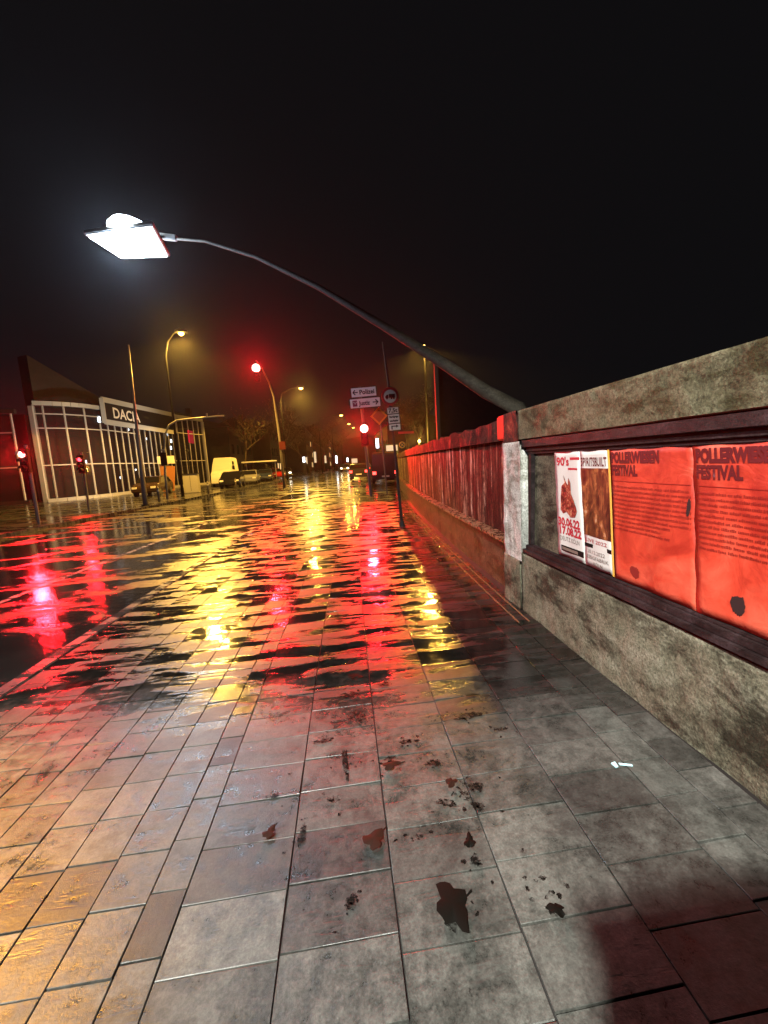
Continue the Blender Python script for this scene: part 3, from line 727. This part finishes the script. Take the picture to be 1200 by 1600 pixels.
q = MB(); q.bar(c+Vector((-.035,-.016,-.035)), c+Vector((.035,-.016,.035)), .012); q.bar(c+Vector((-.035,-.018,.035)), c+Vector((.035,-.018,-.035)), .012); q.build('cross_symbol', M['syel'], t)

# gantry arm over the far lane
t = thing('gantry_pole', 'curved gantry pole with a long bare arm in front of the showroom corner', 'pole', (-10.85,26.2,0))
MB().tube([(-10.85,26.2,0),(-10.8,26.2,1.6),(-10.65,26.2,3.1),(-10.5,26.2,4.0),(-10.2,26.2,4.55),(-9.7,26.2,4.8),(-8.6,26.2,4.88),(-6.9,26.2,4.95)], [.075,.07,.06,.055,.055,.055,.05,.045], 10).build('pole', M['cream'], t, smooth=True)
MB().box((-7.95,26.15,4.92),(-7.88,26.25,5.15)).build('arm_fitting', M['cream'], t)
MB().box((-10.9,26.0,2.1),(-10.55,26.15,2.9)).build('signal_box', M['black'], t, bevel=.03)
MB().tube([(-10.68,26.1,3.0),(-10.68,26.1,3.1)], .14, 10).build('collar', M['cream'], t)

# ------------------------------------------------------------ car dealership
D = thing('car_dealership', 'glass fronted showroom with cream mullions, dark name board and sloping side wall', 'building', (-20, 40, 0))
P0, P1_, P2_, P3_ = Vector((-22.0,32.5,0)), Vector((-19.35,35.8,0)), Vector((-18.4,47.7,0)), Vector((-16.7,53,0))
import mathutils
def V(p, z): return Vector((p.x, p.y, z))
def curve(u):                                # bowed front between P0 and P1
    n_ = Vector((.78, -.62, 0)); return P0.lerp(P1_, u)+n_*(.55*math.sin(math.pi*u))
def bay(pa, pb, z0, z1, zs, tint=None):
    wdw = MB(); nn = (pb-pa).cross(Vector((0,0,1))).normalized()*.02
    wdw.add([V(pa,z0)+nn, V(pb,z0)+nn, V(pb,z1)+nn, V(pa,z1)+nn], [(0,1,2,3)]); o = wdw.build('window', M['glass'], D)
    f = MB(); f.bar(V(pa,z0), V(pa,z1), .085, .12)
    for z in zs: f.bar(V(pa,z), V(pb,z), .07, .08)
    f.build('frame', M['cream'], o)
    return o
us = [0, .12, .40, .72, 1]
for i in range(4): bay(curve(us[i]), curve(us[i+1]), .25, 7.2, (2.75, 5.5, 6.55))
N1 = 13
for i in range(N1): bay(P1_.lerp(P2_, i/N1), P1_.lerp(P2_, (i+1)/N1), .25, 6.1, (2.75, 5.55) if i < 6 else (2.75,))
for i in range(6): bay(P2_.lerp(P3_, i/6), P2_.lerp(P3_, (i+1)/6), .25, 7.9, (3.0, 6.2))
f = MB(); f.bar(V(P3_,0), V(P3_,7.8), .3, .3); f.build('corner_post', M['cream'], D); f = MB(); f.bar(V(P2_,8.05), V(P3_,8.0), .3, .35); f.build('fascia', M['cream'], D); f = MB()
for i in range(8):
    f.bar(V(curve(i/8),7.3), V(curve((i+1)/8),7.3), .35, .3)
f.build('fascia', M['cream'], D)
MB().bar(V(P0,0)-Vector((.1,0,0)), V(P0,7.1)-Vector((.1,0,0)), .30, .3).build('corner_post', M['cream'], D)
f = MB()
for i in range(8): f.bar(V(curve(i/8),.12), V(curve((i+1)/8),.12), .4, .24)
f.bar(V(P1_,.12), V(P2_,.12), .4, .24); f.bar(V(P2_,.12), V(P3_,.12), .4, .24)
f.build('base_sill', M['cream'], D)
# name board
n_ = Vector((1, -.08, 0))*.35; a, b = P1_+Vector((.1,-.1,0)), P2_.copy()
bd = MB().prism([V(a,6.15)+n_, V(b,6.15)+n_, V(b,8.1)+n_, V(a,7.95)+n_], n_*-.6).build('name_board', M['black'], D)
f = MB(); n2 = n_*1.02
for p, q_ in ((V(a,6.15),V(b,6.15)), (V(b,8.1),V(a,7.95))): f.bar(p+n2, q_+n2, .12, .42)
f.bar(V(a,6.05)+n2, V(a,8.05)+n2, .3, .14); f.bar(V(b,6.05)+n2, V(b,8.2)+n2, .4, .14)
f.build('board_rim', M['cream'], bd)
dr = (b-a).normalized(); lettering('DACIA', V(a,6.6)+n_*1.06+dr*1.2, dr, (0,0,1), 1.25, mat('board_letters', (.75,.68,.55), .4), bd, width=4.0, bold=.02)
# sloping side wall behind the bowed front
MB().prism([Vector((-22.3,33.2,.0)), Vector((-22.3,33.2,10.9)), Vector((-20.0,38.2,8.3)), Vector((-20.0,38.2,0))], (-1.0,.5,0)).build('side_wall', M['fin'], D)
MB().prism([Vector((-23.6,33.9,.02)), Vector((-21.1,39,.02)), Vector((-20.5,53,.02)), Vector((-30,56,.02)), Vector((-34,36,.02))], (0,0,.1)).build('showroom_floor', mat('showroom_floor', (.12,.1,.09), .2), D)
MB().prism([Vector((-23.3,39,.15)), Vector((-23,54.5,.15)), Vector((-23,54.5,7.6)), Vector((-23.3,39,7.6))], (-.3,0,0)).build('inner_wall', M['inside'], D)
MB().prism([V(P1_,7.5)-Vector((.4,0,0)), V(P2_,7.7)-Vector((.4,0,0)), V(P3_,8.2), Vector((-24,56,8.2)), Vector((-24,39,7.72))], (0,0,.2)).build('roof', M['dark'], D)
lt = MB()
for (x, y, z, s_) in ((-20.3,37.5,6.6,.25),(-20.3,38.3,5.9,.18),(-20.2,42,6.1,.10),(-20,45,5.4,.1),(-19.6,49.4,6.9,.22),(-19.6,49.6,6.2,.2),(-19.4,49.8,5.4,.2),(-19.4,49.5,4.6,.2),(-19.7,48.6,3.6,.15),(-20.5,40,1.5,.1),(-20.6,43.2,2.2,.08),(-20.7,44,1.8,.08),(-20.5,46,1.4,.08),(-21,36,3,.12)):
    o = MB().box((x-.05, y-s_*.5, z-s_), (x+.05, y+s_*.5, z+s_)).build('ceiling_spot', M['coolwin'], D)
q = MB().box((-17.6,50.2,5.1),(-17.5,51.9,6.6)); q.build('red_display', emi('red_panel', (1,.03,.06), .55), D)
# left wing: lower glazed part running out of the picture
for i in range(5):
    pa, pb = Vector((-23.2-2.2*i, 32.0-.3*i, 0)), Vector((-25.4-2.2*i, 31.7-.3*i, 0)); bay(pa, pb, .2, 6.6, (2.7, 5.2))
f = MB(); f.bar((-22.9,32.05,6.7), (-34,30.5,6.7), .3, .3); f.build('wing_rail', M['fin'], D); f = MB(); f.bar((-22.9,32.05,.15), (-34,30.5,.15), .3, .25); f.build('wing_rail', M['fin'], D)
MB().prism([Vector((-23,33,.2)), Vector((-34,32,.2)), Vector((-34,32,6.6)), Vector((-23,33,6.6))], (0,.4,0)).build('wing_wall', M['inside'], D)
spot('facade_fill', (-14.6, 41, 3.75), (-20.5, 40.5, 5), 2600, (1, .88, .72), 130, .8, .2)  # added fill lights that brighten the showroom front
spot('facade_fill', (-15.5, 30.5, 3.2), (-21, 35, 4), 1700, (1, .88, .72), 120, .8, .2)
t = thing('facade_fill_post', 'low lamp post added before the right half of the showroom to light its front', 'lamp', (-14.6, 41, 0))  # post added under the first fill light
MB().tube([(-14.6,41,0),(-14.6,41,3.6)], .05, 8).build('pole', M['dark'], t)
MB().tube([(-14.6,41,3.6),(-14.6,41,3.75),(-14.6,41,3.9)], [.12,.16,.05], 10).build('lamp_shade', M['dark'], t)

# ------------------------------------------------------------ cars
def car(name, label, cat, x, y, rz, paint, L=4.2, W=1.75, H=1.48, kind='hatch', grp='cars parked along the far kerb', tails=False, heads=False):
    t = thing(name, label, cat, (0, 0, 0), grp)
    if kind == 'van':
        prof = [(-L/2,.35),(-L/2,.9),(-L/2+.08,H*.55),(-L/2+.12,H-.12),(-L/2+.35,H),(L*.2,H),(L*.34,H*.74),(L*.40,H*.56),(L/2-.08,H*.46),(L/2,H*.3),(L/2,.35)]
        side = [(-L*.02,H*.56),(-L*.02,H*.86),(L*.19,H*.86),(L*.33,H*.57)]; ws = ((L*.21,H*.93),(L*.345,H*.60)); rw = ((-L/2+.10,H*.62),(-L/2+.14,H*.88))
    else:
        prof = [(-L/2,.3),(-L/2-.02,.62),(-L/2+.06,.92),(-L/2+.32,1.02),(-L*.33,H-.07),(-L*.18,H),(L*.02,H),(L*.12,H-.06),(L*.28,.98),(L*.42,.88),(L/2-.03,.70),(L/2,.48),(L/2-.05,.3)]
        side = [(-L*.37,.97),(-L*.30,H-.13),(-L*.15,H-.07),(L*.04,H-.07),(L*.13,H-.14),(L*.25,.98)]; ws = ((L*.135,H-.07),(L*.275,1.0)); rw = ((-L*.335,H-.10),(-L/2+.33,1.06))
    def half(z): return W/2*(1-.16*max(0, (z-.95)/(H-.95))) if z > .95 else W/2*(.96+.04*min(1, z/.6))
    vs = []
    n = len(prof)
    for s_ in (-1, 1):
        for px_, pz in prof: vs.append((px_, s_*half(pz), pz))
    fs = [tuple(range(n)), tuple(range(2*n-1, n-1, -1))]+[(i, i+n, (i+1)%n+n, (i+1)%n) for i in range(n)]
    b = MB().add(vs, fs).build('body', paint, t, bevel=.05)
    for s_ in (-1, 1): MB().add([(a_, s_*(half(z_)+.006), z_) for a_, z_ in side], [tuple(range(len(side)))]).build('side_window', M['carwin'], t)
    for nm, (p, q_) in (('windscreen', ws), ('rear_window', rw)):
        dx = .012 if nm == 'windscreen' else -.012
        MB().add([(p[0]+dx, -half(p[1])+.08, p[1]+.012), (p[0]+dx, half(p[1])-.08, p[1]+.012), (q_[0]+dx, half(q_[1])-.06, q_[1]+.012), (q_[0]+dx, -half(q_[1])+.06, q_[1]+.012)], [(0,1,2,3)]).build(nm, M['carwin'], t)
    for ax in (-L*.31, L*.32):
        for s_ in (-1, 1):
            wh = MB().disc((ax, s_*(W/2-.09), .31), .31, (0,1,0), .2, 20).build('wheel', M['tyre'], t)
            MB().disc((ax, s_*(W/2+.012), .31), .19, (0,1,0), .02, 12).build('rim', M['rim'], wh)
    for s_ in (-1, 1):
        MB().box((L/2-.10, s_*W*.36-.16, .60), (L/2+.015, s_*W*.36+.16, .74)).build('headlight', M['head'] if heads else M['white'], t)
        MB().box((-L/2-.03, s_*W*.40-.12, .68), (-L/2+.1, s_*W*.40+.12, .88)).build('tail_light', M['tail'] if tails else M['sred'], t)
    MB().box((-L/2-.035,-.26,.48),(-L/2-.01,.26,.59)).build('number_plate', M['white'], t)
    t.location = (x, y, 0); t.rotation_euler.z = rz
    return t
pt = lambda n, c, r_=.25: mat(n, c, r_, .1)
car('van','white panel van parked by the right end of the glass showroom','van',-11.9,43.5,R(-84),pt('van_white',(.75,.72,.62),.4),5.4,2.0,2.9,'van')
car('parked_car','black hatchback parked just before the white van','car',-9.9,38.2,R(-84),pt('car_black',(.01,.01,.012),.15))
car('parked_car','dark car with pale glinting roof behind the black hatchback','car',-9.7,44.5,R(-84),pt('car_silver',(.25,.25,.26),.2))
car('parked_car','dark blue car parked below the pale canopy roof','car',-9.2,51,R(-84),pt('car_blue',(.02,.03,.06),.2))
car('parked_car','red car with its side to the road near the far tree','car',-9.3,58,R(-60),pt('car_red',(.4,.02,.02),.2))
car('parked_car','grey car with lit lamps parked beyond the red car','car',-8.6,66,R(-84),pt('car_grey',(.12,.12,.12),.2),heads=True)
car('parked_car','dark car standing before the middle of the showroom','car',-14.6,33,R(-84),pt('car_brown',(.05,.03,.02),.2))
car('moving_car','car with red tail lights ahead, left of the dark van','car',1.9,38,R(84),pt('car_d1',(.03,.03,.03),.2),grp='cars driving away in the street',tails=True)
car('moving_car','farther car with red tail lights between the red signal and the trees','car',3.4,55,R(84),pt('car_d2',(.06,.06,.06),.2),grp='cars driving away in the street',tails=True)
car('moving_car','farthest oncoming car with bright headlights','car',1.2,80,R(-96),pt('car_d3',(.06,.06,.06),.2),grp='cars driving away in the street',heads=True)
car('delivery_van','dark van with a pale lit strip on its roof, standing beyond the sign posts','van',3.35,29.5,R(84),pt('van_dark',(.03,.012,.012),.3),4.8,1.9,2.2,'van',grp=None,tails=True)

# small street pieces near the showroom
t = thing('utility_cabinet','pale yellowish utility cabinet on the far pavement beside the parked cars','cabinet',(-11.6,32.5,0))
MB().box((-12.1,32.3,0),(-11.0,32.8,1.45)).build('body', M['cream'], t, bevel=.03); MB().box((-12.15,32.25,1.452),(-10.95,32.85,1.52)).build('lid', M['fin'], t, bevel=.01)
MB().box((-11.56,32.285,.15),(-11.54,32.3,1.35)).build('door_seam', M['dark'], t)
t = thing('display_board','leaning orange-brown display board with white header by the showroom doors','board',(-14.6,36,0))
MB().prism([(-15.2,36,.1),(-14.3,36,.1),(-14.1,36.2,2.2),(-15.3,36.2,2.4)], (0,.15,0)).build('panel', mat('orange_board', (.35,.14,.05), .5), t)
MB().prism([(-15.35,36,2.45),(-14.0,36,2.45),(-14.0,36,3.1),(-15.35,36,3.1)], (0,.15,0)).build('header', M['white'], t)
t = thing('bus_shelter','low shelter with pale flat roof beyond the parked cars','shelter',(-10.5,54,0))
MB().box((-12.3,52.5,2.4),(-8.2,54.5,2.55)).build('roof', M['white'], t)
for xx in (-12.1,-8.4):
    MB().box((xx-.05,54.2,0),(xx+.05,54.3,2.4)).build('post', M['metal'], t)
MB().box((-12.05,54.22,.4),(-8.45,54.26,2.2)).build('back_glass', M['glass'], t)

# roadside railing and bollards on the far pavement
t = thing('hand_rail','red lit tubular railing at the left edge beneath the first signal','railing',(-12.5,16,0))
MB().tube([(-14.6,15.8,0),(-14.6,15.8,2.9)], .05, 8).build('post', M['mastm'], t)
MB().tube([(-12.7,15.9,0),(-12.66,15.9,2.7)], .06, 8).build('post', M['mastm'], t)
MB().tube([(-14.6,15.8,1.0),(-12.7,15.9,1.0)], .03, 8).build('rail', M['mastm'], t)
def bollard(x, y, label):
    t = thing('bollard', label, 'bollard', (x,y,0), 'bollards on the far pavement')
    MB().tube([(x,y,0),(x,y,.8),(x,y,.88)], [.06,.06,.02], 10).build('post', M['mastm'], t, smooth=True); MB().tube([(x,y,.6),(x,y,.68)], .064, 10).build('band', M['white'], t)
bollard(-9.4,29.5,'bollard right of the yellowish cabinet'); bollard(-8.6,34,'bollard in front of the black hatchback'); bollard(-10.4,24,'bollard between slim mast and gantry pole')

# ------------------------------------------------------------ trees
barkm = concrete('bark', (.03,.022,.016), (.07,.05,.035), (.12,.09,.06), (.6,.6,.6), sc=6, bump=.5)
leafg = mat('tree_leaf', (.05,.045,.012), .5)
def tree(x, y, h, label, leaves=500, cr=2.2, seed=1, trunk_r=.16, grp='street trees'):
    rnd = random.Random(seed); t = thing('street_tree', label, 'tree', (x,y,0), grp)
    tb = MB(); tips = []
    def br(p, dr_, L, r_, dep):
        pts = [p]; rs = [r_]; q = p.copy(); dd = dr_.copy()
        for i in range(4):
            dd = (dd+Vector((rnd.gauss(0,.12), rnd.gauss(0,.12), rnd.gauss(.03,.08)))).normalized(); q = q+dd*L/4; pts.append(q.copy()); rs.append(r_*(1-.16*(i+1)))
            if dep < 3 and i >= 1:
                for _ in range(2 if dep else 3):
                    az = rnd.uniform(0, 6.28); sd = Vector((math.cos(az), math.sin(az), .35)); nd = (dd*.55+sd*.8).normalized()
                    if dep or i >= 2: br(q.copy(), nd, L*rnd.uniform(.42,.62), r_*.5, dep+1)
        tb.tube(pts, rs, 6 if dep else 9)
        if dep >= 2: tips.extend(pts[2:])
    br(Vector((x,y,-.02)), Vector((0,0,1)), h*.62, trunk_r, 0)
    tb.build('trunk', barkm, t, smooth=True)
    cm = MB()
    for _ in range(leaves):
        c = rnd.choice(tips)+Vector((rnd.gauss(0,.35), rnd.gauss(0,.35), rnd.gauss(0,.3))); s_ = rnd.uniform(.07,.16)
        a = Vector((rnd.gauss(0,1), rnd.gauss(0,1), rnd.gauss(0,1))).normalized(); b = a.orthogonal().normalized()
        cm.add([c-a*s_, c+b*s_*.5, c+a*s_, c-b*s_*.5], [(0,1,2,3)])
    if leaves: cm.build('crown', leafg, t)
tree(-9.1, 66, 11, 'bare trunked tree right of the tall curved signal pole, lit reddish', 700, seed=3, trunk_r=.35)
tree(-12.5, 55, 9, 'thin pale-branched tree left of the tall curved signal pole', 300, seed=4, trunk_r=.2)
tree(-6.2, 82, 10, 'dark tree beyond the bare trunked one', 1200, seed=5, trunk_r=.3)
tree(-3.6, 92, 11, 'tree with orange lit twigs left of the far lamps', 1500, seed=6, trunk_r=.3)
tree(-.8, 108, 11, 'smaller tree under the third yellow lamp', 1500, seed=8, trunk_r=.3)
tree(10.0, 48, 9, 'leafy dark tree beyond the brown wall', 1200, seed=9, trunk_r=.25)
tree(11.5, 62, 10, 'farther tree above the brown wall end', 1200, seed=10, trunk_r=.25)

# ------------------------------------------------------------ buildings
RB = thing('brown_house', 'dark brown building behind the wall with pale corner strip and sloping roof edge', 'building', (5,14,0))
MB().prism([Vector((3.62,14,-.1)), Vector((3.62,14,4.75)), Vector((6.5,14,2.95)), Vector((6.5,14,-.1))], (3.2,9,0)).build('wall', M['bldg'], RB)
MB().box((3.50,13.88,-.1),(3.62,14.02,4.85)).build('corner_strip', mat('pale_strip', (.10,.08,.05), .8, spec=.1), RB)
MB().prism([Vector((3.45,13.8,4.86)), Vector((6.7,13.8,2.83)), Vector((6.7,13.8,2.9)), Vector((3.45,13.8,4.95))], (3.3,9.4,0)).build('roof', M['dark'], RB)
def block(x0, x1, y0, y1, h, label, lit, seed, face='s'):
    rnd = random.Random(seed); t = thing('town_house', label, 'building', ((x0+x1)/2, y0, 0), 'dark houses along the street')
    MB().box((x0,y0,-.1),(x1,y1,h)).build('wall', M['far'], t)
    rf = MB().prism([Vector((x0-.3,y0-.3,h+.002)), Vector((x1+.3,y0-.3,h+.002)), Vector(((x0+x1)/2,y0-.3,h+2.5))], (0,y1-y0+.6,0)).build('roof', M['dark'], t)
    MB().box(((x0+x1)/2+.6,y0+2,h+1.2),((x0+x1)/2+1.3,y0+2.7,h+3.2)).build('chimney', M['far'], rf)
    sx = x1 if x1 < 0 or face == 'e' else x0; sg = .03 if sx == x1 else -.03
    for fl in range(int(h//3)):
        for k in range(int((y1-y0)//3)):
            yy, z = y0+1.2+3*k, 1.1+3*fl; on = rnd.random() < lit
            wd = MB().box((min(sx,sx+sg),yy,z),(max(sx,sx+sg),yy+1.1,z+1.4)).build('window', M['warmwin'] if on else M['carwin'], t)
            MB().box((min(sx,sx+sg*4),yy-.1,z-.1),(max(sx,sx+sg*4),yy+1.2,z-.01)).build('sill', M['fin'], wd)
    return t
block(-30,-16,62,78,8,'dark house directly beyond the showroom',.0,1)
block(-26,-13,80,100,9,'dark long house behind the thin tree',.12,2)
block(-20,-8,104,130,11,'dark house with few lit windows behind the dark trees',.18,3)
block(-14,-3,134,170,12,'far dark house left of the street end',.2,4)
block(9,20,72,96,8,'dark house on the right beyond the brown wall',.1,5)
block(14,26,100,150,11,'far dark house on the right side of the street',.15,6)
block(-4,30,230,245,14,'farthest dark house closing the street',.0,7)
# far glowing shop windows and lamps at street level
def shop(x, y, z, w_, h_, label, m):
    t = thing('shop_sign', label, 'sign', (x,y,0), 'small lit shop signs far down the street')
    MB().box((x-w_/2,y,z),(x+w_/2,y+.2,z+h_)).build('lit_face', m, t)
    MB().box((x-w_/2-.1,y+.202,0),(x+w_/2+.1,y+.3,z+h_+.1)).build('support', M['dark'], t)
shop(-6.0,70,2.2,.35,.9,'upright white lit sign near the bare trunked tree',M['coolwin'])
shop(-7.6,95,2.0,.5,1.6,'first warm lit slab among the far trees',M['signlit'])
shop(-5.6,97,2.2,.5,2.6,'tallest warm lit slab among the far trees',M['signlit'])
shop(-3.3,99,2.0,.5,1.8,'third warm lit slab, nearer the street',M['signlit'])
shop(-.6,100,1.8,.4,1.8,'narrow bright sign left of the third lamp',M['coolwin'])
shop(2.2,104,2.0,.4,1.0,'small white sign near the street centre',M['coolwin'])
shop(4.3,112,1.6,1.6,1.2,'wide warm sign near the street end',M['signlit'])
shop(4.3,32,2.35,.9,.45,'pale lit box above the dark van',M['signlit'])
shop(5.9,60,3.6,.4,1.4,'white vertical sign right of the roadside signal',M['coolwin'])

# unseen box added behind the photographer to shade the lower right pavement corner
t = thing('shade_box','large dark unseen box added behind the photographer to shade the pavement corner','cabinet',(1.1,0,0))
MB().box((.08,-.62,0),(1.62,-.06,1.5)).build('body', M['dark'], t, bevel=.02)
MB().box((.05,-.65,1.502),(1.65,-.04,1.55)).build('lid', M['dark'], t, bevel=.01)

# ------------------------------------------------------------ damp night air
hz = MB().box((-60,-14,-1.2),(60,300,24)).build('haze', None); hz['kind'] = 'stuff'
hm = bpy.data.materials.new('damp_air'); hm.use_nodes = True; tt = hm.node_tree; tt.nodes.clear()
oo = tt.nodes.new('ShaderNodeOutputMaterial'); pv = tt.nodes.new('ShaderNodeVolumePrincipled')
pv.inputs['Color'].default_value = (.95,.95,1,1); pv.inputs['Density'].default_value = .00036; pv.inputs['Anisotropy'].default_value = .88
tt.links.new(pv.outputs[0], oo.inputs['Volume']); hz.data.materials.append(hm)
